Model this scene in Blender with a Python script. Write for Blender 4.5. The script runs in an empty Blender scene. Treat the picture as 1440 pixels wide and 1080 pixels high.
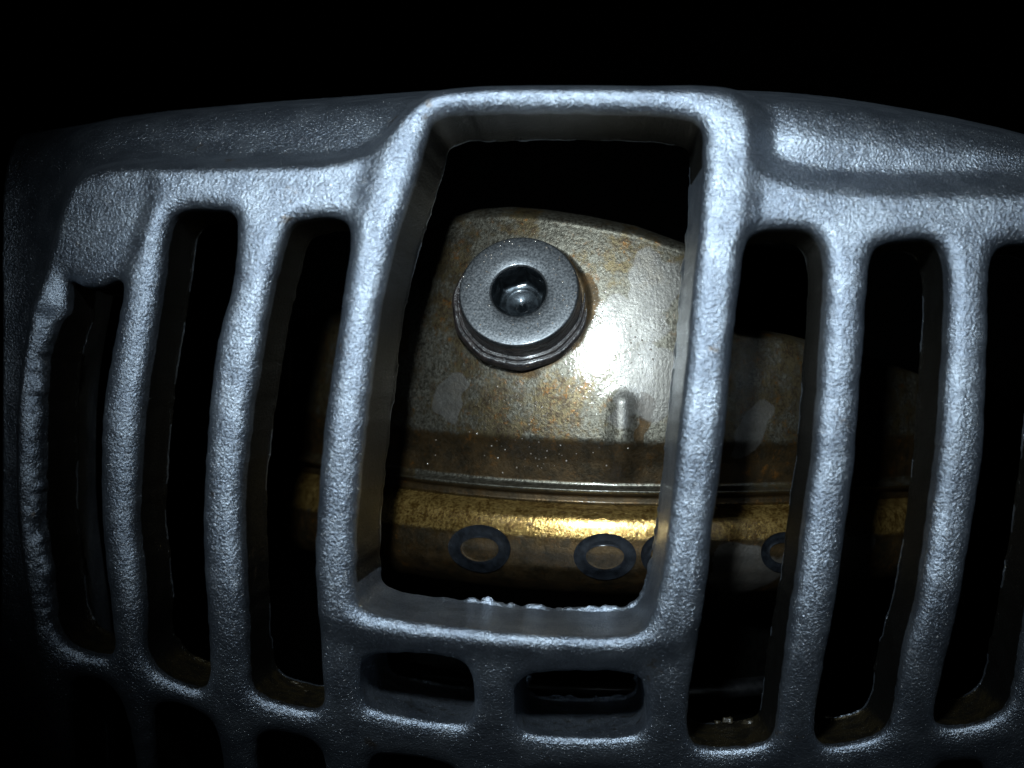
import bpy, bmesh, math, random
import numpy as np
from mathutils import Vector, Matrix
random.seed(5)
rng = np.random.RandomState(11)
SC = bpy.context.scene
COL = SC.collection
MM = 0.001

# ------------------------------------------------------------------ camera
CAMP = np.array([0.009, -0.150, 0.0])
FWD = -CAMP / np.linalg.norm(CAMP)
UP = np.array([0.0, 0.0, 1.0])
RT = np.cross(FWD, UP)
cam = bpy.data.cameras.new('camera')
camo = bpy.data.objects.new('camera', cam)
COL.objects.link(camo)
camo.matrix_world = Matrix((
    (RT[0], UP[0], -FWD[0], CAMP[0]), (RT[1], UP[1], -FWD[1], CAMP[1]),
    (RT[2], UP[2], -FWD[2], CAMP[2]), (0, 0, 0, 1)))
cam.lens = 50; cam.sensor_width = 36
cam.clip_start = 0.005; cam.clip_end = 20
cam.dof.use_dof = True; cam.dof.focus_distance = 0.172; cam.dof.aperture_fstop = 24
SC.camera = camo
PXA = 36.0 / 50.0 / 1440.0

def hit(px, py, y):
    """point on the plane y = const that stands at (px, py) of the photograph"""
    px = np.asarray(px, float); py = np.asarray(py, float)
    d = FWD + RT * ((px - 720) * PXA)[..., None] + UP * ((540 - py) * PXA)[..., None]
    t = (y - CAMP[1]) / d[..., 1]
    return CAMP + d * t[..., None]

def zfor(x, y, pyf):
    """height that brings the point (x, y) to row pyf(px)"""
    rel = np.stack([x - CAMP[0], y - CAMP[1]], -1)
    dep = rel @ FWD[:2]; px = 720 + (rel @ RT[:2]) / dep / PXA
    return (540 - pyf(px)) * PXA * dep, px

# ------------------------------------------------------------------ world, light, exposure
w = bpy.data.worlds.new('World'); SC.world = w; w.use_nodes = True
w.node_tree.nodes['Background'].inputs[0].default_value = (0.6, 0.8, 1.0, 1)
w.node_tree.nodes['Background'].inputs[1].default_value = 0.0003
SC.view_settings.view_transform = 'Standard'
SC.view_settings.look = 'None'
SC.view_settings.exposure = 0.0
SC.view_settings.gamma = 1.0
L = bpy.data.lights.new('torch_lamp', 'SPOT')
L.energy = 3.9; L.color = (0.80, 0.93, 1.0)
L.shadow_soft_size = 0.0070
L.spot_size = math.radians(51); L.spot_blend = 1.0
lo = bpy.data.objects.new('torch_lamp', L); COL.objects.link(lo)
LP = Vector((-0.008, -0.150, 0.054))
LT = Vector(hit(840.0, 378.0, 0.012))
lo.location = LP
lo.rotation_euler = (LT - LP).to_track_quat('-Z', 'Y').to_euler()

# ------------------------------------------------------------------ node helpers
class NT:
    def __init__(s, name):
        s.m = bpy.data.materials.new(name); s.m.use_nodes = True
        s.t = s.m.node_tree; s.t.nodes.clear()
        s.out = s.t.nodes.new('ShaderNodeOutputMaterial')
        s.p = s.n('ShaderNodeBsdfPrincipled')
        s.t.links.new(s.p.outputs[0], s.out.inputs[0])
        s.tc = s.n('ShaderNodeTexCoord').outputs['Object']
    def n(s, typ, **kw):
        x = s.t.nodes.new(typ)
        for k, v in kw.items(): setattr(x, k, v)
        return x
    def put(s, sock, v):
        if isinstance(v, bpy.types.NodeSocket): s.t.links.new(v, sock)
        elif isinstance(v, tuple) and len(v) == 3 and sock.type == 'RGBA': sock.default_value = v + (1,)
        else: sock.default_value = v
    def noise(s, scale, detail=3, rough=0.55, dist=0.0, vec=None):
        x = s.n('ShaderNodeTexNoise'); s.put(x.inputs['Vector'], vec or s.tc)
        x.inputs['Scale'].default_value = scale; x.inputs['Detail'].default_value = detail
        x.inputs['Roughness'].default_value = rough; x.inputs['Distortion'].default_value = dist
        return x.outputs[0]
    def vor(s, scale, out='Distance', feature='F1', vec=None):
        x = s.n('ShaderNodeTexVoronoi', feature=feature); s.put(x.inputs['Vector'], vec or s.tc)
        x.inputs['Scale'].default_value = scale
        return x.outputs[out]
    def math(s, op, a, b=0.0, c=0.0, clamp=False):
        x = s.n('ShaderNodeMath', operation=op); x.use_clamp = clamp
        s.put(x.inputs[0], a); s.put(x.inputs[1], b); s.put(x.inputs[2], c)
        return x.outputs[0]
    def step(s, v, lo_, hi_, a=0.0, b=1.0):
        x = s.n('ShaderNodeMapRange', interpolation_type='SMOOTHSTEP')
        s.put(x.inputs[0], v); x.inputs[1].default_value = lo_; x.inputs[2].default_value = hi_
        x.inputs[3].default_value = a; x.inputs[4].default_value = b
        return x.outputs[0]
    def mix(s, f, a, b):
        x = s.n('ShaderNodeMix', data_type='RGBA'); s.put(x.inputs[0], f)
        s.put(x.inputs[6], a); s.put(x.inputs[7], b)
        return x.outputs[2]
    def attr(s, name):
        return s.n('ShaderNodeAttribute', attribute_name=name).outputs['Fac']
    def bump(s, h, dist, strength=1.0, normal=None):
        x = s.n('ShaderNodeBump'); s.put(x.inputs['Height'], h)
        x.inputs['Distance'].default_value = dist; x.inputs['Strength'].default_value = strength
        if normal: s.put(x.inputs['Normal'], normal)
        return x.outputs[0]

def mat_cast():
    k = NT('cast_aluminium'); p = k.p
    n1 = k.noise(3900, 3, 0.6); n2 = k.noise(4600, 2, 0.6); n3 = k.noise(260, 3)
    dirt_shade = k.attr('grime_shade')
    dm = k.step(k.math('ADD', dirt_shade, k.math('MULTIPLY', k.math('SUBTRACT', k.noise(700, 5, 0.65), 0.5), 0.9)), 0.38, 0.62)
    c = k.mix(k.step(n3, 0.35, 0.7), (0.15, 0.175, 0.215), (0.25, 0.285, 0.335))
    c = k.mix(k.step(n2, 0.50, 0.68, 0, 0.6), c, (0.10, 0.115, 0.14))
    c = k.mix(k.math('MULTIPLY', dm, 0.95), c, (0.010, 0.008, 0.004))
    rust = k.step(k.noise(150, 6, 0.75), 0.635, 0.70, 0, 0.75)
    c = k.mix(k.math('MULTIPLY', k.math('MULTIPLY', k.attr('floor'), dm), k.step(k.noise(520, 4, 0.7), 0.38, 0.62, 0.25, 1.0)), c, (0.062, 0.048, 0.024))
    c = k.mix(rust, c, (0.12, 0.09, 0.06))
    k.put(p.inputs['Base Color'], c)
    p.inputs['Metallic'].default_value = 0.95
    k.put(p.inputs['Roughness'], k.math('ADD', k.math('MULTIPLY', n2, 0.2), k.math('SUBTRACT', 0.275, k.math('MULTIPLY', dm, -0.05))))
    b = k.bump(n1, 0.00019, 1.0)
    b = k.bump(k.noise(900, 2, 0.5), 0.00008, 0.7, b)
    b = k.bump(k.vor(2300, 'Distance', 'SMOOTH_F1'), 0.00006, 0.8, b)
    b = k.bump(n2, 0.00008, 0.8, b)
    k.put(p.inputs['Normal'], b)
    # metal flakes in the paint: each tiny cell mirrors its own way
    x = k.n('ShaderNodeVectorMath', operation='SUBTRACT'); k.put(x.inputs[0], k.vor(5200, 'Color')); x.inputs[1].default_value = (.5, .5, .5)
    y = k.n('ShaderNodeVectorMath', operation='MULTIPLY_ADD'); k.put(y.inputs[0], x.outputs[0]); y.inputs[1].default_value = (1.1, 1.1, 1.1); k.put(y.inputs[2], b)
    z = k.n('ShaderNodeVectorMath', operation='NORMALIZE'); k.put(z.inputs[0], y.outputs[0])
    k.put(p.inputs['Coat Normal'], z.outputs[0])
    k.put(p.inputs['Coat Weight'], k.math('SUBTRACT', 0.5, k.math('MULTIPLY', dm, 0.45)))
    p.inputs['Coat Roughness'].default_value = 0.16
    return k.m

def mat_shield():
    k = NT('oily_pressed_steel'); p = k.p
    br, pale, gold, deep = (k.attr(a) for a in ('varnish', 'pale', 'gold', 'deep'))
    nz = k.noise(420, 6, 0.7); nf = k.noise(2600, 4, 0.75); nl = k.noise(120, 4, 0.6)
    def thr(a, amt=0.7, lo_=0.4, hi_=0.62, n=nz):
        return k.step(k.math('ADD', a, k.math('MULTIPLY', k.math('SUBTRACT', n, 0.5), amt)), lo_, hi_)
    steel = k.mix(k.step(nf, 0.35, 0.65), (0.024, 0.021, 0.015), (0.082, 0.077, 0.061))
    vm = thr(br, 1.5, 0.38, 0.68)
    spots = k.step(k.math('ADD', k.math('MULTIPLY', nf, 0.6), k.math('MULTIPLY', k.noise(800, 5, 0.75), 0.4)), 0.47, 0.56)
    brown = k.mix(spots, (0.062, 0.047, 0.022), (0.018, 0.009, 0.002))
    c = k.mix(k.math('MULTIPLY', vm, 0.85), steel, brown)
    gm = thr(gold, 0.9)
    goldc = k.mix(k.step(k.math('ADD', k.math('MULTIPLY', k.noise(3300, 3, 0.75), 0.6), k.math('MULTIPLY', k.noise(900, 4, 0.7), 0.4)), 0.42, 0.58), (0.080, 0.042, 0.009), (0.29, 0.19, 0.060))
    c = k.mix(gm, c, goldc)
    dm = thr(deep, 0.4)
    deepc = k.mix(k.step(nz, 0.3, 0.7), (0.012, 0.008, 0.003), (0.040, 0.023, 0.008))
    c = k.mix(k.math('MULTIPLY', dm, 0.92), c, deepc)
    pm = thr(pale, 0.30, 0.42, 0.54, nz)
    c = k.mix(k.math('MULTIPLY', pm, 0.62), c, (0.092, 0.088, 0.082))
    rust = k.math('MULTIPLY', k.step(k.noise(750, 7, 0.8), 0.55, 0.63), k.math('SUBTRACT', 1.0, pm))
    c = k.mix(k.math('MULTIPLY', rust, k.math('ADD', 0.25, k.math('MULTIPLY', vm, 0.65))), c, (0.085, 0.036, 0.007))
    k.put(p.inputs['Base Color'], c)
    p.inputs['Metallic'].default_value = 0.85
    r = k.math('ADD', k.math('MULTIPLY', nf, 0.26), k.step(k.noise(330, 5, 0.7), 0.35, 0.65, 0.20, 0.30))
    r = k.math('SUBTRACT', r, k.math('MULTIPLY', gm, 0.19))
    r = k.math('ADD', r, k.math('MULTIPLY', dm, 0.10))
    k.put(p.inputs['Roughness'], r)
    mp = k.n('ShaderNodeMapping'); mp.inputs['Scale'].default_value = (1, 1, 0.12)
    k.t.links.new(k.tc, mp.inputs[0])
    br_ = k.noise(3500, 2, 0.5, vec=mp.outputs[0])
    b = k.bump(nf, 0.00005, 1.0)
    b = k.bump(br_, 0.00002, 0.7, b)
    b = k.bump(k.noise(800, 3, 0.6), 0.00004, 0.8, b)
    k.put(p.inputs['Normal'], b)
    k.put(p.inputs['Coat Weight'], k.math('SUBTRACT', 0.42, k.math('MULTIPLY', dm, 0.3)))
    p.inputs['Coat Roughness'].default_value = 0.10
    k.put(p.inputs['Coat Normal'], k.bump(k.noise(1500, 3, 0.65), 0.00005, 1.0))
    return k.m

def mat_simple(name, c1, c2, metal, rough, bs=1500, bd=0.00003, coat=0.0, ns=900):
    k = NT(name); p = k.p
    n = k.noise(ns, 5, 0.65)
    k.put(p.inputs['Base Color'], k.mix(k.step(n, 0.35, 0.65), c1, c2))
    p.inputs['Metallic'].default_value = metal
    k.put(p.inputs['Roughness'], k.math('ADD', k.math('MULTIPLY', n, 0.2), rough - 0.1))
    k.put(p.inputs['Normal'], k.bump(k.noise(bs, 4, 0.65), bd))
    p.inputs['Coat Weight'].default_value = coat; p.inputs['Coat Roughness'].default_value = 0.1
    return k.m

M_CAST = mat_cast()
M_SHIELD = mat_shield()
M_BOLT = mat_simple('black_oxide_steel', (0.040, 0.044, 0.048), (0.10, 0.105, 0.11), 0.9, 0.42, 2600, 0.00002, 0.2, 3600)
M_BOLTIN = mat_simple('socket_steel', (0.006, 0.008, 0.010), (0.018, 0.023, 0.027), 0.85, 0.36, 2000, 0.00003, 0.3)
M_OIL = mat_simple('oily_black_steel', (0.004, 0.0035, 0.004), (0.016, 0.012, 0.011), 0.0, 0.34, 1500, 0.00022, 0.3)
M_RING = mat_simple('scorched_steel', (0.0015, 0.002, 0.003), (0.005, 0.0065, 0.009), 0.6, 0.6, 1600, 0.00004, 0.05)
M_GRIME = mat_simple('greasy_dirt', (0.006, 0.0045, 0.002), (0.022, 0.017, 0.009), 0.0, 0.42, 900, 0.0003, 0.35)
M_DARK = mat_simple('unlit_black', (0.0008, 0.0008, 0.0008), (0.0015, 0.0015, 0.0014), 0.0, 0.7)  # near-black without gloss: the unlit depth is put into the colour
M_DARKRING = mat_simple('dark_ring_steel', (0.004, 0.0045, 0.005), (0.010, 0.010, 0.011), 0.8, 0.45, 900, 0.0001, 0.2)
M_DARK.node_tree.nodes['Principled BSDF'].inputs['Specular IOR Level'].default_value = 0.0
M_RING.node_tree.nodes['Principled BSDF'].inputs['Specular IOR Level'].default_value = 0.2
M_DROP = mat_simple('oil_drop', (0.10, 0.08, 0.06), (0.16, 0.14, 0.12), 0.2, 0.14, coat=1.0)

# ------------------------------------------------------------------ object helpers
def tag(o, label=None, cat=None, group=None, kind=None):
    if label: o['label'] = label
    if cat: o['category'] = cat
    if group: o['group'] = group
    if kind: o['kind'] = kind
def link(name, me, m, parent=None):
    o = bpy.data.objects.new(name, me); COL.objects.link(o)
    if m: me.materials.append(m)
    if parent: o.parent = parent; o.matrix_parent_inverse = parent.matrix_world.inverted()
    return o
def empty(name, loc):
    o = bpy.data.objects.new(name, None); COL.objects.link(o); o.location = loc
    o.empty_display_size = 0.01; o.matrix_world = Matrix.Translation(loc)
    return o
def np_mesh(name, V, F, normals=None, smooth=True):
    me = bpy.data.meshes.new(name)
    me.vertices.add(len(V)); me.vertices.foreach_set('co', np.ascontiguousarray(V, np.float32).ravel())
    n = F.shape[1]
    me.loops.add(F.size); me.loops.foreach_set('vertex_index', F.astype(np.int32).ravel())
    me.polygons.add(len(F)); me.polygons.foreach_set('loop_start', np.arange(0, F.size, n, dtype=np.int32))
    me.update(calc_edges=True)
    if smooth: me.polygons.foreach_set('use_smooth', np.ones(len(F), bool))
    if normals is not None: me.normals_split_custom_set_from_vertices(normals.astype(np.float32))
    return me
def add_attr(me, name, vals):
    a = me.attributes.new(name, 'FLOAT', 'POINT'); a.data.foreach_set('value', np.ascontiguousarray(vals, np.float32))

# ------------------------------------------------------------------ 2D field tools (u, v in the plane of the casting)
ST = 2.5
U = np.arange(-90, 1560, ST, dtype=np.float32); V_ = np.arange(60, 1220, ST, dtype=np.float32)
UU, VV = np.meshgrid(U, V_, indexing='ij')
def vnoise(cell, seed, amp=1.0):
    r = np.random.RandomState(seed)
    a, b = int(1700 / cell) + 4, int(1300 / cell) + 4
    g = r.rand(a, b).astype(np.float32) * 2 - 1
    x = (UU + 100) / cell; y = (VV + 10) / cell
    i = x.astype(int); j = y.astype(int); fx = x - i; fy = y - j
    fx = fx * fx * (3 - 2 * fx); fy = fy * fy * (3 - 2 * fy)
    return amp * ((g[i, j] * (1 - fx) + g[i + 1, j] * fx) * (1 - fy) + (g[i, j + 1] * (1 - fx) + g[i + 1, j + 1] * fx) * fy)
def chaikin(P, n=2):
    P = np.array(P, float)
    for _ in range(n):
        Q = np.roll(P, -1, 0)
        P = np.stack([P * .75 + Q * .25, P * .25 + Q * .75], 1).reshape(-1, 2)
    return P
def sdf(P, far=120.0, n=2):
    """signed distance to the closed outline P: negative inside"""
    P = chaikin(P, n)
    out = np.full(UU.shape, far, np.float32)
    i0, i1 = np.searchsorted(U, [P[:, 0].min() - far, P[:, 0].max() + far])
    j0, j1 = np.searchsorted(V_, [P[:, 1].min() - far, P[:, 1].max() + far])
    x = UU[i0:i1, j0:j1]; y = VV[i0:i1, j0:j1]
    d = np.full(x.shape, far * far, np.float32); ins = np.zeros(x.shape, bool)
    for (ax, ay), (bx, by) in zip(P, np.roll(P, -1, 0)):
        ex, ey = bx - ax, by - ay
        l = ex * ex + ey * ey
        if l < 1e-6: continue
        wx = x - np.float32(ax); wy = y - np.float32(ay)
        t = np.clip((wx * np.float32(ex) + wy * np.float32(ey)) / np.float32(l), 0, 1)
        d = np.minimum(d, (wx - t * np.float32(ex)) ** 2 + (wy - t * np.float32(ey)) ** 2)
        if ay != by:
            c = ((ay > y) != (by > y)) & (wx < ex * (y - ay) / (by - ay))
            ins ^= c
    d = np.sqrt(d); d[ins] *= -1
    out[i0:i1, j0:j1] = np.clip(d, -far, far)
    return out
def blur(a, r):
    for ax in (0, 1):
        p = np.pad(a, [(r, r) if k == ax else (0, 0) for k in (0, 1)], mode='edge')
        c = np.cumsum(p, axis=ax, dtype=np.float64)
        z = np.zeros_like(np.take(c, [0], ax))
        c = np.concatenate([z, c], ax)
        n = a.shape[ax]; k = 2 * r + 1
        a = ((np.take(c, range(k, k + n), ax) - np.take(c, range(0, n), ax)) / k).astype(np.float32)
    return a
def sstep(x, a, b):
    t = np.clip((x - a) / (b - a), 0, 1); return t * t * (3 - 2 * t)

# ------------------------------------------------------------------ the casting
OP = {
 'window': [(612,166),(680,160),(800,160),(940,163),(985,172),(990,205),(983,300),(973,400),(966,475),(957,560),(946,660),(936,760),(924,845),(903,888),(840,893),(740,888),(640,878),(560,868),(510,856),(500,830),(502,760),(509,660),(522,560),(531,475),(543,400),(562,325),(588,250),(602,200)],
 'A': [(1046,345),(1062,326),(1100,322),(1140,325),(1158,345),(1162,390),(1158,450),(1151,560),(1144,640),(1134,710),(1124,800),(1110,880),(1100,950),(1092,1020),(1084,1044),(1035,1053),(978,1052),(964,1030),(970,970),(984,885),(996,800),(1003,720),(1014,650),(1023,540),(1034,440),(1040,390)],
 'B': [(1222,365),(1232,345),(1265,338),(1310,337),(1328,352),(1334,400),(1331,480),(1325,560),(1319,640),(1310,720),(1298,800),(1287,865),(1272,910),(1262,970),(1256,1015),(1238,1035),(1200,1046),(1155,1052),(1143,1030),(1156,940),(1170,880),(1181,800),(1193,720),(1203,640),(1208,560),(1216,450)],
 'C': [(1390,375),(1400,350),(1425,342),(1480,345),(1500,370),(1495,500),(1480,650),(1462,780),(1440,890),(1428,975),(1412,1003),(1375,1020),(1322,1027),(1311,1005),(1327,940),(1341,880),(1357,800),(1370,720),(1382,640),(1386,560),(1389,450)],
 'L1': [(398,345),(405,318),(430,308),(475,306),(494,318),(495,345),(487,400),(477,470),(467,540),(457,610),(449,700),(445,780),(450,850),(452,950),(458,1003),(405,993),(366,982),(348,962),(347,880),(343,800),(338,720),(345,640),(354,560),(365,500),(374,440),(386,390)],
 'L2': [(233,340),(240,306),(262,293),(310,294),(335,302),(334,350),(326,410),(313,450),(302,500),(295,560),(289,640),(285,720),(287,800),(292,880),(298,972),(262,966),(226,950),(202,922),(201,860),(197,800),(190,740),(192,670),(200,560),(209,500),(219,440),(227,390)],
 'L3': [(82,386),(100,399),(128,405),(150,396),(172,392),(170,430),(158,500),(148,560),(142,640),(141,720),(150,800),(157,860),(163,926),(132,921),(100,914),(78,888),(71,840),(62,770),(58,700),(60,620),(59,540),(68,480),(84,440)],
 'E1': [(507,925),(540,918),(600,918),(645,926),(664,942),(667,980),(664,1014),(640,1019),(575,1009),(525,999),(507,985),(505,950)],
 'E2': [(726,955),(760,944),(820,943),(880,944),(905,955),(910,990),(908,1025),(885,1036),(820,1037),(745,1034),(725,1018),(723,985)],
 'F1': [(512,1062),(560,1062),(620,1072),(645,1085),(650,1130),(650,1250),(512,1250)],
 'F2': [(724,1092),(800,1088),(890,1092),(895,1120),(895,1250),(724,1250)],
 'G1': [(98,952),(135,954),(162,970),(176,995),(186,1040),(195,1100),(210,1250),(118,1250),(104,1090),(97,1010)],
 'G2': [(216,988),(262,992),(295,1010),(309,1035),(317,1100),(325,1250),(232,1250),(220,1090),(214,1030)],
 'G3': [(358,1030),(405,1030),(448,1045),(462,1075),(464,1250),(370,1250),(360,1100)],
 'H1': [(968,1098),(1050,1100),(1075,1112),(1070,1250),(962,1250)],
 'H2': [(1135,1102),(1205,1097),(1232,1100),(1225,1250),(1128,1250)],
 'H3': [(1302,1078),(1360,1070),(1392,1075),(1380,1250),(1290,1250)],
}
D2 = {k: sdf(v, 90.0) for k, v in OP.items()}
rag = vnoise(9, 3) * 0.6 + vnoise(18, 4) * 0.8
# flaked paint and casting flash along the left edge of the outermost slot
rag = (vnoise(8, 3) * 0.5 + vnoise(17, 4) * 0.6 + vnoise(37, 5) * 0.7) * 4.8 * (1 - sstep(UU, 100, 125)) * sstep(VV, 425, 480) * (1 - sstep(VV, 860, 910))
dop = np.full(UU.shape, 90.0, np.float32)
for d in D2.values(): dop = np.minimum(dop, d)
dop = blur(blur(dop, 2), 1) + vnoise(14, 8, 0.9) + vnoise(50, 9, 0.6)
RAISED = [(585,146),(612,130),(700,122),(900,122),(1010,126),(1040,133),(1054,160),(1056,205),(1066,236),(1095,256),(1160,269),(1260,274),(1360,276),(1600,276),(1600,1300),(60,1300),(66,1100),(60,1000),(48,900),(36,830),(24,740),(22,640),(24,560),(32,490),(45,420),(60,345),(75,290),(92,252),(125,236),(200,232),(300,231),(400,229),(470,227),(515,214),(545,190),(562,165)]
dr = sdf(RAISED, 200.0, 1)
OUT = [(-200,215),(0,186),(100,164),(300,144),(480,131),(600,121),(720,117),(1000,120),(1100,123),(1200,131),(1300,146),(1440,172),(1600,215),(1700,300),(1700,1400),(-200,1400)]
do = -sdf(OUT, 260.0, 1)
PAD = [(66,236),(190,232),(226,250),(214,300),(196,350),(176,400),(170,440),(46,450),(50,345)]
dp = sdf(PAD, 60.0, 2)
FRAME = [(575,110),(1060,110),(1045,300),(1028,470),(1015,620),(998,760),(985,880),(930,915),(700,905),(480,885),(440,850),(450,700),(475,500),(505,330),(550,200)]
df = sdf(FRAME, 200.0, 2)

# recess of the front skin (mm) and where the metal ends behind it
H = (6.0 - 2.9 * sstep(UU, 900, 1000)) * sstep(dr, -12, 26 + 14 * sstep(UU, 900, 1000))
H = H - 1.2 * sstep(dr, 30, 75) * (UU > 1000)
H = H + (0.6 + 2.0 * np.clip((225 - UU) / 150, 0, 1)) * sstep(-dp, -14, 16)
H = H - 1.3 * sstep(-df, -30, 12)
H = H + 3.0 * sstep(UU, 1010, 1440) * sstep(dr, 0, 60)
H = H + 4.2 * sstep(500 - UU, -100, 400) * sstep(dr, -5, 60) + 9.5 * sstep(110 - UU, 0, 190) * sstep(dr, -6, 40) + vnoise(120, 21, 0.25) + vnoise(36, 22, 0.05)
H = blur(blur(H.astype(np.float32), 2), 1)
T = 9.0 + 5.8 * sstep(-df, -20, 5) + 6.0 * sstep(VV, 905, 925) * (UU > 480) * (UU < 940) + 3.0 * sstep(VV, 905, 925)
T = np.maximum(T, 11 + 15 * sstep(dr, -25, 0))
T = np.maximum(T + 1.5, H + 4.0)
Ro = 22 + (80 - 18 * (UU > 815)) * (1 - sstep(-np.abs(UU - 815) + 230, -60, 40))   # px
PXM = 0.075
WS = np.arange(-3.2, 30.0, 0.42, dtype=np.float32)
fl = np.empty((len(U), len(V_), len(WS)), np.float32)
R = 1.95
dmm = dop * PXM; domm = do * PXM; Romm = Ro * PXM
lipn = (0.80 + 0.35 * vnoise(8, 31) + 0.65 * vnoise(25, 33))
inwin = sstep(-D2['window'], -12, 4)
for k, wv in enumerate(WS):
    lip = np.exp(-((wv - (T - 0.7)) / 0.45) ** 2) * np.clip(lipn, 0.25, 1.5) * (0.22 + 0.40 * inwin * sstep(VV, 700, 800) * sstep(UU, 590, 620) + 0.5 * (D2['E2'] < 20) * (VV > 990))
    deep = np.clip(wv - 2, 0, 30) * 0.022 + rag * PXM * (1 - sstep(wv - H, 2.0, 4.5))
    d_ = dmm + lip + deep
    q1 = R - d_; q2 = R - (wv - H)
    f1 = np.hypot(np.maximum(q1, 0), np.maximum(q2, 0)) + np.minimum(np.maximum(q1, q2), 0) - R
    q1 = Romm - domm - 0.25 * np.clip(wv - 8, 0, 30) ; q2 = Romm - (wv - H)
    f2 = np.hypot(np.maximum(q1, 0), np.maximum(q2, 0)) + np.minimum(np.maximum(q1, q2), 0) - Romm
    fl[:, :, k] = np.maximum(np.maximum(f1, f2), wv - T)
fl[0] = 1; fl[-1] = 1; fl[:, 0] = 1; fl[:, -1] = 1; fl[:, :, 0] = 1; fl[:, :, -1] = 1

def surface_nets(f):
    s = f < 0
    c = np.zeros(tuple(n - 1 for n in f.shape), np.int8)
    for a in (0, 1):
        for b in (0, 1):
            for e in (0, 1):
                c += s[a:f.shape[0] - 1 + a, b:f.shape[1] - 1 + b, e:f.shape[2] - 1 + e]
    I, J, K = np.nonzero((c > 0) & (c < 8))
    idx = np.full(c.shape, -1, np.int32); idx[I, J, K] = np.arange(len(I))
    g = np.empty((len(I), 2, 2, 2), np.float32)
    for a in (0, 1):
        for b in (0, 1):
            for e in (0, 1): g[:, a, b, e] = f[I + a, J + b, K + e]
    acc = np.zeros((len(I), 3), np.float64); cnt = np.zeros(len(I))
    for ax in range(3):
        for p in (0, 1):
            for q in (0, 1):
                i0 = [p, q]; i0.insert(ax, 0); i1 = [p, q]; i1.insert(ax, 1)
                v0 = g[:, i0[0], i0[1], i0[2]]; v1 = g[:, i1[0], i1[1], i1[2]]
                m = (v0 < 0) != (v1 < 0)
                t = np.where(m, v0 / np.where(m, v0 - v1, 1), 0)
                pos = np.array(i0, float)[None, :].repeat(len(I), 0); pos[:, ax] = t
                acc[m] += pos[m]; cnt[m] += 1
    P = acc / cnt[:, None] + np.stack([I, J, K], 1)
    quads = []
    for ax in range(3):
        sl0 = [slice(None)] * 3; sl1 = [slice(None)] * 3
        sl0[ax] = slice(0, -1); sl1[ax] = slice(1, None)
        A = s[tuple(sl0)]; B = s[tuple(sl1)]
        E = np.stack(np.nonzero(A != B), 1)
        o1, o2 = [x for x in range(3) if x != ax]
        E = E[(E[:, o1] > 0) & (E[:, o2] > 0)]
        ins = A[E[:, 0], E[:, 1], E[:, 2]]
        def at(d1, d2):
            X = E.copy(); X[:, o1] -= d1; X[:, o2] -= d2
            return idx[X[:, 0], X[:, 1], X[:, 2]]
        q = np.stack([at(1, 1), at(0, 1), at(0, 0), at(1, 0)], 1)
        flip = ins if ax != 1 else ~ins
        q[~flip] = q[~flip][:, ::-1]
        quads.append(q)
    return P, np.concatenate(quads)
P, Q = surface_nets(fl)
del fl
def lookup(field, gi, gj):
    i = np.clip(gi.astype(int), 0, field.shape[0] - 2); j = np.clip(gj.astype(int), 0, field.shape[1] - 2)
    a = gi - i; b = gj - j
    return (field[i, j] * (1 - a) + field[i + 1, j] * a) * (1 - b) + (field[i, j + 1] * (1 - a) + field[i + 1, j + 1] * a) * b
gu = U[0] + P[:, 0] * ST; gv = V_[0] + P[:, 1] * ST; gw = WS[0] + P[:, 2] * 0.42
def bulge(u, v):
    return 0.001 * (7.5 * ((u - 760) / 760) ** 2 + 10.0 * (np.clip(v - 440, -400, 900) / 600) ** 2 + 20.0 * (np.clip(v - 800, 0, 900) / 400) ** 2)
yb = bulge(gu, gv)
W0 = hit(gu, gv, yb + 0.0015)
W3 = np.stack([W0[:, 0], yb + gw * MM, W0[:, 2]], 1)
hloc = lookup(H, P[:, 0], P[:, 1]); tloc = lookup(T, P[:, 0], P[:, 1])
inw = lookup(inwin, P[:, 0], P[:, 1])
_n0 = np.cross(W3[Q[:, 2]] - W3[Q[:, 0]], W3[Q[:, 3]] - W3[Q[:, 1]])
N0 = np.zeros_like(W3)
for c_ in range(4):
    for k_ in range(3): N0[:, k_] += np.bincount(Q[:, c_], _n0[:, k_], len(W3))
N0 /= np.linalg.norm(N0, axis=1, keepdims=True) + 1e-20
if N0[(gw - hloc) < 0.8, 1].mean() > 0: N0 = -N0
N0z = N0[:, 2]
# grime: baked oil on the slot walls, thickest at their lower ends; the window's sill and right wall are wiped
grime_shade = sstep(gw - hloc, 2.2, 4.2) * 0.95 * (1 - inw * 0.9)
grime_shade += 0.42 * sstep(gv, 850, 960) * sstep(gw - hloc, 0.5, 1.8)
grime_shade *= 1 - 0.72 * (gu > 504) * (gu < 915) * (gv > 905)
grime_shade *= 1 - sstep(lookup(dop, P[:, 0], P[:, 1]), 14, 24)
grime_shade = np.clip(grime_shade + inw * sstep(gw - hloc, 2.2, 3.4) * (0.75 * (gv < 235) + 0.95 * (gu < 640) * (gv < 820)), 0, 1)  # shade painted into the colour of the window's top and left walls

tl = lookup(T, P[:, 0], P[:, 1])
grime_shade *= 1 - 0.75 * sstep(gw - (tl - 1.3), 0, 0.5) * (lookup(vnoise(40, 77), P[:, 0], P[:, 1]) > 0.1)
floor = sstep(gv, 860, 925) * sstep(N0z, 0.25, 0.6)
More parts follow.
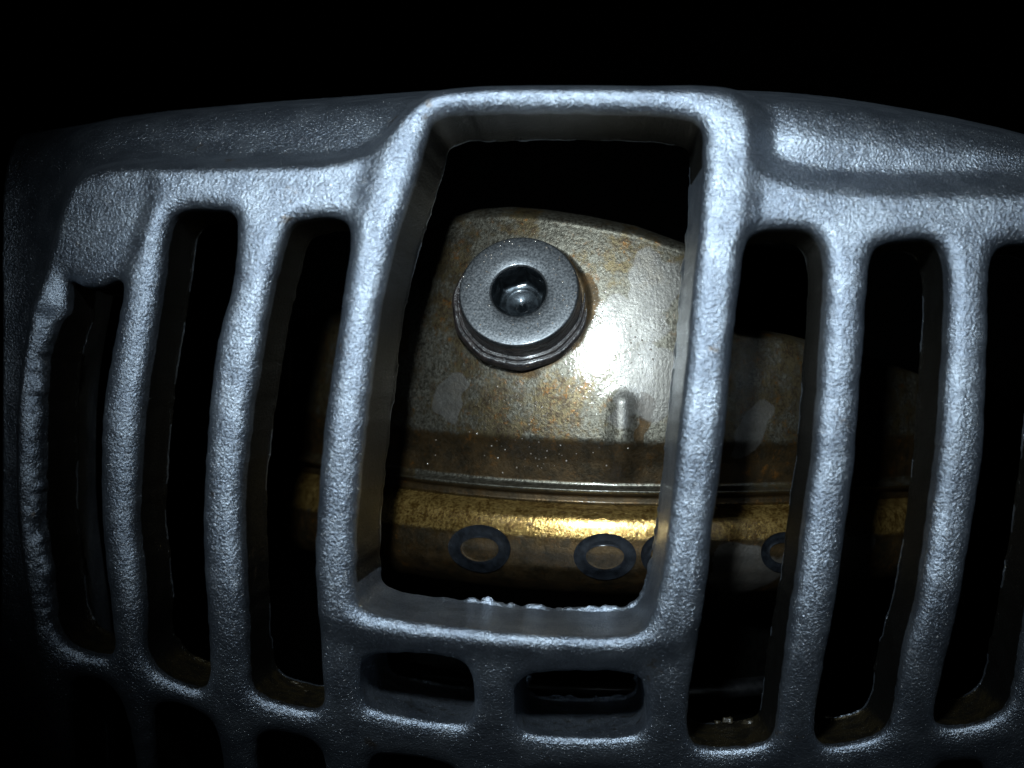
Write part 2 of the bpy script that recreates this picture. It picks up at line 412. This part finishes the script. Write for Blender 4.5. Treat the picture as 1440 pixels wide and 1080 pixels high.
# orientation check + vertex normals of the whole casting
def vnormals(Vv, Qq):
    n = np.cross(Vv[Qq[:, 2]] - Vv[Qq[:, 0]], Vv[Qq[:, 3]] - Vv[Qq[:, 1]])
    N = np.zeros_like(Vv)
    for c in range(4):
        for k in range(3):
            N[:, k] += np.bincount(Qq[:, c], n[:, k], len(Vv))
    return N / (np.linalg.norm(N, axis=1, keepdims=True) + 1e-20), n
N, fn = vnormals(W3, Q)
front = (gw - hloc) < 0.8
if N[front, 1].mean() > 0:
    Q = Q[:, ::-1]; N = -N

# which part each face belongs to
fu = gu[Q].mean(1); fv = gv[Q].mean(1)
gi = np.clip(((fu - U[0]) / ST).astype(int), 0, len(U) - 1); gj = np.clip(((fv - V_[0]) / ST).astype(int), 0, len(V_) - 1)
part = np.full(len(Q), 'top_rail', dtype=object)
names = list(OP)
DD = np.stack([D2[k] for k in names])[:, gi, gj]
DDs = np.sort(DD, 0)[:2]; near = np.argsort(DD, 0)[:2]
nm = np.array(names)
a_, b_ = nm[near[0]], nm[near[1]]
def pair(x, y): return ((a_ == x) & (b_ == y)) | ((a_ == y) & (b_ == x))
xbar = lambda pts: np.interp(fu, [p[0] for p in pts], [p[1] for p in pts])
top_l = xbar([(0, 402), (200, 312), (230, 318), (345, 318), (500, 330), (560, 250)])
top_r = xbar([(1000, 330), (1100, 338), (1200, 345), (1350, 352), (1500, 352)])
bot = xbar([(40, 880), (100, 905), (200, 930), (330, 968), (450, 985), (500, 905), (930, 905), (960, 1020), (1100, 1038), (1300, 1010), (1420, 970), (1500, 930)])
mid = (fu > 505) & (fu < 962)
fr = df[gi, gj] < 2
ribz = (fv > np.where(fu < 700, top_l, top_r)) & (fv < bot)
cen = {'rib_1': (fu >= 20) & (fu < 105), 'rib_2': (fu >= 130) & (fu < 243), 'rib_3': (fu >= 280) & (fu < 402),
       'rib_4': (fu > 1095) & (fu < 1230), 'rib_5': (fu > 1250) & (fu < 1400), 'rib_6': (fu > 1420)}
for k, m in cen.items(): part[ribz & m & (dr[gi, gj] < 3)] = k
part[(part == 'top_rail') & (fu > 800)] = 'top_rail_r'
part[fv >= bot] = 'lower_crossbar'
part[(fv >= bot) & (fu > 480) & (fu < 962)] = 'lower_crossbar_c'
part[(fv >= bot) & (fu >= 962)] = 'lower_crossbar_r'
part[(fv >= bot) & (fv > 940) & (fv < 1015) & (fu > 664) & (fu < 728)] = 'short_bar'
part[fr & (fv < bot + 12 * mid)] = 'window_frame'
part[(fr) & (fv >= 905) & ((fu < 505) | (fu > 925)) & (fv < bot)] = 'window_frame'
part[(dp[gi, gj] < 6) & (fv < 410)] = 'corner_pad'
part[dr[gi, gj] > 6] = 'rim'
grille = empty('cast_grille', Vector((0, 0, -0.045)))
tag(grille, 'silvery grey cast metal grille with curved upright ribs round a tall square window', 'grille')
plab = {'rim': 'dark outer rim of the casting, stepped back from the ribs', 'window_frame': 'thick raised frame round the tall open window',
        'corner_pad': 'flat grainy pad filling the top of the leftmost slot'}
pname = {'lower_crossbar_c': 'lower_crossbar', 'lower_crossbar_r': 'lower_crossbar', 'top_rail_r': 'top_rail'}
for k in sorted(set(part)):
    m = part == k
    q = Q[m]; vi, inv = np.unique(q, return_inverse=True)
    q = inv.reshape(q.shape)
    nmn = 'rib' if k.startswith('rib_') else pname.get(k, k)
    me = np_mesh(nmn, W3[vi], q, N[vi])
    add_attr(me, 'grime_shade', grime_shade[vi]); add_attr(me, 'floor', floor[vi])
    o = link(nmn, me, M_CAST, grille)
    if k in plab: o['label'] = plab[k]

# ------------------------------------------------------------------ the pressed steel shield behind
xs_c = [250, 377, 413, 447, 545, 640, 740, 840, 940, 1020, 1110, 1200, 1290, 1400, 1500]
ys_c = [612, 637, 644, 651, 668, 678, 685, 690, 692, 692, 690, 686, 680, 668, 650]
cf = np.polynomial.Polynomial.fit(xs_c, ys_c, 5)
yt_x = [250, 420, 500, 545, 600, 640, 690, 750, 820, 900, 955, 985, 1012, 1035, 1080, 1130, 1220, 1400]
yt_y = [500, 455, 430, 352, 322, 311, 308, 312, 321, 335, 352, 362, 420, 472, 479, 488, 510, 570]
def ytop(px): return np.interp(px, yt_x, yt_y)
pr_o = [-75, -69, -60, -40, -12, -8, -5, -1, 2, 5, 8, 16, 21, 26, 32, 38, 44, 50, 66, 90, 112, 128, 142, 155, 170]
pr_r = [0.0, 0.0, -0.35, -0.9, -1.25, -1.2, -0.95, -0.20, -0.25, -1.0, -1.5, -1.5, -1.2, -0.45, 0.25, 0.58, 0.78, 0.91, 1.08, 1.02, 0.5, -0.9, -3.4, -8, -16]
PO = np.arange(-420, 200, 0.5); PR = np.interp(PO, pr_o, pr_r); PR = PR - 4.6 * (np.clip(-75 - PO, 0, 400) / 325) ** 2
_k1 = np.exp(-np.linspace(-2, 2, 9) ** 2); _k2 = np.exp(-np.linspace(-2, 2, 41) ** 2)
_a = np.convolve(np.pad(PR, 4, 'edge'), _k1 / _k1.sum(), 'valid'); _b = np.convolve(np.pad(PR, 20, 'edge'), _k2 / _k2.sum(), 'valid')
_w = np.clip((np.abs(PO - 4) - 16) / 14, 0, 1); PR = _a * (1 - _w) + _b * _w
AX = hit(862.0, 540.0, 0.077)[0]; AY = 0.0785; RR = 52.0
def surf(th, s):
    """th: angle round the shield; s<0: 0..-1 up to the top edge, -1..-2 the rolled edge; s>=0: px below the seam"""
    x0 = AX + np.sin(th) * RR * MM; y0 = AY - np.cos(th) * RR * MM
    _, px = zfor(x0, y0, lambda p: p)
    c = cf(px); t = ytop(px)
    up = np.clip(-s, 0, 1); roll = np.clip(-s - 1, 0, 1)
    off = np.where(s < 0, (t - c) * up, s)
    r = np.interp(off, PO, PR)
    # embossed oblong bump
    py = c + off
    dd = np.hypot(px - (874 - (py - 600) * 0.03), np.maximum(np.abs(py - 608) - 40, 0))
    r = r + 0.66 * np.exp(-(dd / (16.5 + 0.05 * (py - 560))) ** 2)
    # shallow dished seat round the bolt
    db = np.hypot((px - 735) / 97, (py - 428) / 90)
    r = r - 0.5 * (1 - sstep(db, 0.86, 1.02))
    for _x, _y in ((679, 771), (851, 782), (936, 780), (1098, 776)):
        r = r - 0.14 * (1 - sstep(np.hypot((px - _x) / 30, (py - _y) / 22), 0.75, 1.0))
    ra = roll * math.pi / 2
    r = r - (1 - np.cos(ra)) * 3.4
    rr = RR + r
    # the far side of the rolled edge keeps its height minus nothing: it turns back over a 3 mm radius
    x = AX + np.sin(th) * rr * MM; y = AY - np.cos(th) * rr * MM
    relx = np.stack([x - CAMP[0], y - CAMP[1]], -1); dep = relx @ FWD[:2]
    # height: fixed by the unrolled point, then raised by the roll
    z = (540 - py) * PXA * dep
    z = z + np.sin(ra) * 0.0016 - np.where(roll > 0, 0, 0)
    return np.stack([x, y, z], -1), px, py
TH = np.linspace(-1.2, 1.2, 660)
_, px_b = zfor(AX + np.sin(TH) * RR * MM, AY - np.cos(TH) * RR * MM, lambda p: p)
full = cf(px_b) - ytop(px_b)
allP = []; PXs = []; PYs = []
rowdef = [('s', v) for v in np.linspace(-2, -1, 14)[:-1]] + [('f', v) for v in np.linspace(1, 0, 170)[:-1]] + [('o', v) for v in np.arange(-84, 0, 1.0)] + [('p', v) for v in np.arange(0, 171, 1.0)]
for kind, v in rowdef:
    if kind == 's': ss = np.full_like(TH, v)
    elif kind == 'f': ss = -(84 + (full - 84) * v) / full
    elif kind == 'o': ss = v / full
    else: ss = np.full_like(TH, v)
    if kind == 'o' and v == -84: continue
    p, px, py = surf(TH, ss)
    allP.append(p); PXs.append(px); PYs.append(py)
allP = np.array(allP); PXs = np.array(PXs); PYs = np.array(PYs)
nr, nc = PXs.shape
ids = np.arange(nr * nc).reshape(nr, nc)
SQ = np.stack([ids[:-1, :-1], ids[1:, :-1], ids[1:, 1:], ids[:-1, 1:]], -1).reshape(-1, 4)
SV = allP.reshape(-1, 3)
_, _n = vnormals(SV, SQ)
if _n[:, 1].mean() > 0: SQ = SQ[:, ::-1]
_pc = PXs.ravel()[SQ].mean(1); _qc = PYs.ravel()[SQ].mean(1)
SQ = SQ[np.hypot(_pc - 734, _qc - 428) > 62]      # the bolt's hole
me = np_mesh('shell', SV, SQ)
px = PXs.ravel(); py = PYs.ravel(); off = py - cf(px)
def wav(x, y, p): return sum(np.sin(x * f * math.cos(a) + y * f * math.sin(a) + p + a) * g for f, a, g in ((.045, .4, .8), (.07, 2.1, .6), (.11, 3.7, .45), (.19, 5.2, .25), (.31, 1.1, .15)))
px, py = px + 9 * wav(px, py, 0.3), py + 9 * wav(px, py, 2.9)
def blob(cx, cy, rx, ry, rot=0.0):
    c, s_ = math.cos(rot), math.sin(rot)
    x = (px - cx) * c + (py - cy) * s_; y = -(px - cx) * s_ + (py - cy) * c
    return np.clip(1 - (np.hypot(x / rx, y / ry) - 0.5), 0, 1)
varn = np.clip(0.20 + 0.42 * np.maximum.reduce([blob(735, 575, 140, 60), blob(640, 505, 40, 60), blob(830, 520, 40, 50), blob(885, 365, 80, 35), blob(640, 400, 40, 100), blob(715, 318, 40, 22)]), 0, 1)
varn = np.maximum(varn, 0.62 * (px < 570) + 0.55 * (px > 1000))
varn -= 0.25 * blob(850, 490, 60, 40)
gold = 0.66 * sstep(off, 12, 20) * (1 - 0.8 * sstep(off, 50, 90)) + 0.14
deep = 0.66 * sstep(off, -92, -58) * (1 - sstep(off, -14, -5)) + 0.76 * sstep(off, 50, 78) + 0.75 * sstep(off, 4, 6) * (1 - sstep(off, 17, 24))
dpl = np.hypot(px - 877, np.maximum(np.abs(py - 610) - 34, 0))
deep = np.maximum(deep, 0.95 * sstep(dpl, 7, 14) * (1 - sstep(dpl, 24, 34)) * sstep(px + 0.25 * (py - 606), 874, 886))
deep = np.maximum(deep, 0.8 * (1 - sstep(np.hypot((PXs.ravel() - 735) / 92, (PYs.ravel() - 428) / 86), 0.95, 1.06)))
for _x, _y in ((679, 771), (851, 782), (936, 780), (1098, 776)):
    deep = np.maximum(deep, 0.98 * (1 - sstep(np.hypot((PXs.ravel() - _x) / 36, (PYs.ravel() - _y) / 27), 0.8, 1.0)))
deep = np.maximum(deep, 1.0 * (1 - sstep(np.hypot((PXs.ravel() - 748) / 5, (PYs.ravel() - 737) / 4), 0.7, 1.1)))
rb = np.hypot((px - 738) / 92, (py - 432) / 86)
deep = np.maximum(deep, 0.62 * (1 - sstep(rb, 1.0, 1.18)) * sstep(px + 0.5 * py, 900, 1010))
pale = np.maximum.reduce([blob(925, 390, 36, 42), blob(628, 568, 20, 34), blob(1052, 612, 22, 44, 0.5), blob(905, 545, 40, 60), blob(1195, 790, 34, 60), blob(890, 450, 60, 40) * 0.8, blob(1040, 800, 60, 32)])
pale = np.where(off > 64, pale * np.where(px > 1000, 1, 0), pale)
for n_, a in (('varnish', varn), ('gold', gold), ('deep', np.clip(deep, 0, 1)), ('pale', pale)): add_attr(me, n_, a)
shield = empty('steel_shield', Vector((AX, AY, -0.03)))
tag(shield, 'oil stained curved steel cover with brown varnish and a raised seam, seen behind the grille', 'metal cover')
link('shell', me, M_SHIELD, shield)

grd_th = TH; 
def on_shield(tx, ty):
    """world point and normal of the shield that stand at (tx, ty)"""
    i = np.argmin((PXs - tx) ** 2 + (PYs - ty) ** 2); r_, c_ = divmod(i, nc)
    r_ = min(max(r_, 1), nr - 2); c_ = min(max(c_, 1), nc - 2)
    p = allP[r_, c_]
    a = allP[r_, c_ + 1] - allP[r_, c_ - 1]; b = allP[r_ + 1, c_] - allP[r_ - 1, c_]
    n = np.cross(a, b); n /= np.linalg.norm(n)
    if n[1] > 0: n = -n
    J = np.array([[PXs[r_, c_ + 1] - PXs[r_, c_ - 1], PXs[r_ + 1, c_] - PXs[r_ - 1, c_]], [PYs[r_, c_ + 1] - PYs[r_, c_ - 1], PYs[r_ + 1, c_] - PYs[r_ - 1, c_]]])
    al = np.clip(np.linalg.solve(J, [tx - PXs[r_, c_], ty - PYs[r_, c_]]), -1, 1)
    return p + a * al[0] + b * al[1], n
# dark oval rings on the lower roll
for (cx, cy, rx, ry) in ((679, 771, 43, 33), (851, 782, 43, 32), (936, 780, 36, 31), (1098, 776, 34, 28)):
    n1, n2 = 56, 10
    Vr = []
    for i in range(n1):
        a = 2 * math.pi * i / n1
        for j in range(n2 + 1):
            b = j / n2
            q = 1.0 - 0.38 * b * (1 + 0.15 * math.sin(a) ** 2)
            u_ = cx + rx * q * math.cos(a); v_ = cy - ry * (q - 0.10 * b * (math.sin(a) > 0) * math.sin(a)) * math.sin(a)
            p, n = on_shield(u_, v_)
            Vr.append(p + n * (0.00004 + 0.00012 * abs(2 * b - 1) ** 2) )
    Vr = np.array(Vr)
    Fr = np.array([[i * (n2 + 1) + j, ((i + 1) % n1) * (n2 + 1) + j, ((i + 1) % n1) * (n2 + 1) + j + 1, i * (n2 + 1) + j + 1] for i in range(n1) for j in range(n2)])
    _, nn = vnormals(Vr, Fr)
    if nn[:, 1].mean() > 0: Fr = Fr[:, ::-1]
    link('oval_ring', np_mesh('oval_ring', Vr, Fr), M_RING, shield)

# ------------------------------------------------------------------ bolt
bp, bn = on_shield(735, 428)
def basis(nv):
    nv = Vector(nv).normalized(); e1 = Vector((1, 0, 0)); e1 = (e1 - nv * e1.dot(nv)).normalized()
    return nv, e1, nv.cross(e1)
nB = Vector((-0.06, -1.0, 0.40)).normalized()
cB = Vector(hit(733.0, 424.0, bp[1] - 0.0003))
nB, e1, e2 = basis(nB)
MB_ = Matrix(((e1.x, e2.x, nB.x, cB.x), (e1.y, e2.y, nB.y, cB.y), (e1.z, e2.z, nB.z, cB.z), (0, 0, 0, 1)))
bolt = bpy.data.objects.new('socket_bolt', None); COL.objects.link(bolt); bolt.matrix_world = MB_ @ Matrix.Scale(1.05, 4); bolt.empty_display_size = .005
tag(bolt, 'dark round bolt with a hex socket, screwed into the stained cover behind the window', 'bolt')
def lathe(prof, seg=128, wob=0.0):
    Vv = []; Ff = []
    for (r, z) in prof:
        for i in range(seg):
            a = 2 * math.pi * i / seg
            rw = r * (1 + wob * math.sin(5 * a + z * 3000) * 0.5 + wob * math.sin(11 * a))
            Vv.append((rw * math.cos(a), rw * math.sin(a), z))
    for k in range(len(prof) - 1):
        for i in range(seg):
            j = (i + 1) % seg
            Ff.append((k * seg + i, k * seg + j, (k + 1) * seg + j, (k + 1) * seg + i))
    return np.array(Vv), np.array(Ff)
def blink(name, Vv, Ff, m, parent, smooth=True):
    me = np_mesh(name, Vv, Ff, smooth=smooth)
    o = bpy.data.objects.new(name, me); COL.objects.link(o); me.materials.append(m); o.parent = parent
    return o
mm = lambda pts: [(a * MM, b * MM) for a, b in pts]
rh = 7.12
Vv, Ff = lathe(mm([(rh + .05, -1.2), (rh + .05, 1.8), (rh + .04, 2.7), (rh, 2.93), (rh - .10, 3.05), (rh - .24, 3.09), (rh - 1.6, 3.10), (4.6, 3.10), (3.55, 3.09), (3.40, 3.04), (3.28, 2.86)]))
hd = blink('bolt_head', Vv, Ff, M_BOLT, bolt)
# socket: chamfer circle down to a hexagon, walls, flat floor with a drill point
seg = 120
def hexr(a, ap): 
    b = (a + math.pi / 6) % (math.pi / 3) - math.pi / 6
    return ap / math.cos(b)
rings = []
for (kind, r, z) in (('c', 3.28, 2.86), ('c', 3.24, 2.8), ('h', 2.82, 2.25), ('h', 2.80, 2.1), ('h', 2.78, -0.4), ('h', 2.70, -0.7), ('c', 2.5, -0.82), ('c', 2.15, -0.86), ('c', 2.05, -0.98), ('c', 1.85, -1.0), ('c', 0.5, -1.04), ('c', 0.35, -1.15), ('c', 0.01, -1.35)):
    rings.append([((r if kind == 'c' else min(hexr(2 * math.pi * i / seg + 0.2, r), 3.22)) * MM, z * MM, 2 * math.pi * i / seg) for i in range(seg)])
Vv = np.array([(r * math.cos(a), r * math.sin(a), z) for rg in rings for (r, z, a) in rg])
Ff = np.array([(k * seg + i, k * seg + (i + 1) % seg, (k + 1) * seg + (i + 1) % seg, (k + 1) * seg + i) for k in range(len(rings) - 1) for i in range(seg)])
so = blink('hex_socket', Vv, Ff, M_BOLTIN, hd)
Vv, Ff = lathe(mm([(8.5, -1.0), (8.42, -0.25), (8.25, 0.02), (8.05, 0.12), (7.92, -0.02), (7.86, -0.05), (7.80, 0.15), (7.72, 0.35), (7.6, 0.42), (7.5, 0.3), (7.4, 0.1), (7.3, 0.45), (7.2, 0.5), (7.16, 0.2)]), wob=0.007)
blink('washer', Vv, Ff, M_OIL, bolt)
Vv, Ff = lathe(mm([(7.28, -0.4), (7.30, 0.5), (7.36, 0.75), (7.30, 1.1), (7.22, 1.7), (7.24, 2.0), (7.19, 2.2), (7.16, 2.25)]), wob=0.003)
blink('bolt_skirt', Vv, Ff, M_OIL, bolt)

def droplets(pts, parent=None, name='oil_droplet', m=None):
    """pts: (centre, normal, radius): low domes joined into one mesh"""
    Vv = []; Ff = []
    for (c, n, r) in pts:
        n, a, b = basis(n); base = len(Vv)
        for (q, h) in ((1.0, -0.05), (0.85, 0.28), (0.5, 0.5), (0.02, 0.6)):
            for i in range(8):
                t = 2 * math.pi * i / 8
                Vv.append(tuple(Vector(c) + (a * math.cos(t) + b * math.sin(t)) * r * q + n * r * h))
        for k in range(3):
            for i in range(8):
                j = (i + 1) % 8
                Ff.append((base + k * 8 + i, base + k * 8 + j, base + (k + 1) * 8 + j, base + (k + 1) * 8 + i))
    return np.array(Vv), np.array(Ff)
pts = []
for _ in range(75):
    a = random.random() * 6.283; r = random.uniform(3.9, 6.95)
    pts.append((Vector((r * math.cos(a) * MM, r * math.sin(a) * MM, 3.08 * MM)), (0, 0, 1), random.uniform(0.04, 0.13) * MM))
o = blink('oil_droplets', *droplets(pts), M_DROP, bolt); o['kind'] = 'stuff'
pts = []
for k in range(150):
    if k < 60: tx, ty = random.gauss(765, 45), random.gauss(560, 22)
    elif k < 105: tx, ty = random.gauss(885, 35), random.gauss(470, 45)
    else: tx, ty = random.gauss(750, 70), random.gauss(635, 22)
    if math.hypot((tx - 735) / 95, (ty - 428) / 92) < 1: continue
    p, n = on_shield(tx, ty)
    pts.append((Vector(p), tuple(n), random.uniform(0.04, 0.14) * MM))
Vv, Ff = droplets(pts)
o = link('oil_droplets', np_mesh('oil_droplets', Vv, Ff), M_DROP, shield); o['kind'] = 'stuff'

# ------------------------------------------------------------------ lower ring of the machine, seen dimly in the slots
def torus_arc(cx, cy, cz, R_, r_, a0, a1, tilt, n1=160, n2=14):
    Vv = []; Ff = []
    for i in range(n1 + 1):
        a = a0 + (a1 - a0) * i / n1
        for j in range(n2):
            b = 2 * math.pi * j / n2
            rr = R_ + r_ * math.cos(b)
            z = r_ * 0.8 * math.sin(b)
            x, y = rr * math.sin(a), -rr * math.cos(a)
            Vv.append((cx + x, cy + y, cz + z + tilt * x))
    for i in range(n1):
        for j in range(n2):
            k = (j + 1) % n2
            Ff.append((i * n2 + j, i * n2 + k, (i + 1) * n2 + k, (i + 1) * n2 + j))
    return np.array(Vv), np.array(Ff)
zr = hit(1020.0, 972.0, 0.040)[2]
Vv, Ff = torus_arc(AX, AY, zr, 0.040, 0.0016, -1.5, 1.5, 0.0)
_, nn = vnormals(Vv, Ff)
ring = link('support_ring', np_mesh('support_ring', Vv, Ff[:, ::-1]), M_DARKRING)
tag(ring, 'thin black metal ring low inside the slots, below the stained cover', 'ring')
# core the shield is wrapped round: closes the view through the slots
Vv, Ff = lathe([(0.001, 0.034), (0.030, 0.034), (0.034, 0.030), (0.034, -0.06), (0.001, -0.06)], 64)
Vv = Vv + np.array([AX, AY, -0.014])
core = link('motor_core', np_mesh('motor_core', Vv, Ff), M_DARK)
tag(core, 'core, coloured black for unlit depth, behind the steel cover', 'machine core')
# dark cavity wall far behind
bm = bmesh.new()
n = 24
vs = [[bm.verts.new((-0.4 + 0.8 * i / n, 0.42 - 0.05 * math.sin(math.pi * i / n), z)) for z in (-0.3, 0.3)] for i in range(n + 1)]
for i in range(n): bm.faces.new((vs[i][0], vs[i + 1][0], vs[i + 1][1], vs[i][1]))
me = bpy.data.meshes.new('dark_background'); bm.to_mesh(me); bm.free()
o = link('dark_background', me, M_DARK); tag(o, kind='structure')

# ------------------------------------------------------------------ greasy lumps in the lower ends of the slots
def lump_field(spots, seed):
    r = random.Random(seed); Vv = []; Ff = []
    for (u_, v_, y_, s_) in spots:
        c = hit(np.float64(u_), np.float64(v_), y_ + float(bulge(u_, v_))); base = len(Vv)
        n1, n2 = 12, 8
        ph = [r.uniform(0, 6.28) for _ in range(4)]
        sx, sy, sz = r.uniform(.9, 1.8), r.uniform(.8, 1.3), r.uniform(.45, .8)
        for a in range(n2 + 1):
            for b in range(n1):
                ta = math.pi * a / n2; tb = 2 * math.pi * b / n1
                q = s_ * MM * (1 + .22 * math.sin(3 * tb + ph[0]) * math.sin(ta) + .18 * math.sin(5 * ta + ph[1]) + .12 * math.sin(7 * tb + ph[2]))
                Vv.append((c[0] + sx * q * math.sin(ta) * math.cos(tb), c[1] + sy * q * math.sin(ta) * math.sin(tb), c[2] + sz * q * math.cos(ta)))
        for a in range(n2):
            for b in range(n1):
                d = (b + 1) % n1
                Ff.append((base + a * n1 + b, base + a * n1 + d, base + (a + 1) * n1 + d, base + (a + 1) * n1 + b))
    return np.array(Vv), np.array(Ff)
r = random.Random(8)
spots = []
for (u0, u1, v0, v1, nn_, yy) in ((208, 292, 922, 948, 26, 0.013), (352, 448, 942, 978, 34, 0.014), (82, 158, 890, 908, 16, 0.014), (985, 1085, 1012, 1036, 12, 0.016), (1160, 1245, 1008, 1034, 9, 0.016)):
    for _ in range(nn_):
        t = r.random()
        spots.append((u0 + (u1 - u0) * t, v0 + (v1 - v0) * t * (1 if u0 < 600 else .4) + r.uniform(-3, 9), yy + r.uniform(-.003, .004), r.uniform(.25, .7)))
Vv, Ff = lump_field(spots, 3)
o = link('greasy_dirt', np_mesh('greasy_dirt', Vv, Ff), M_GRIME, grille)
tag(o, kind='stuff')
print('casting faces', len(Q), 'shield', len(SQ))
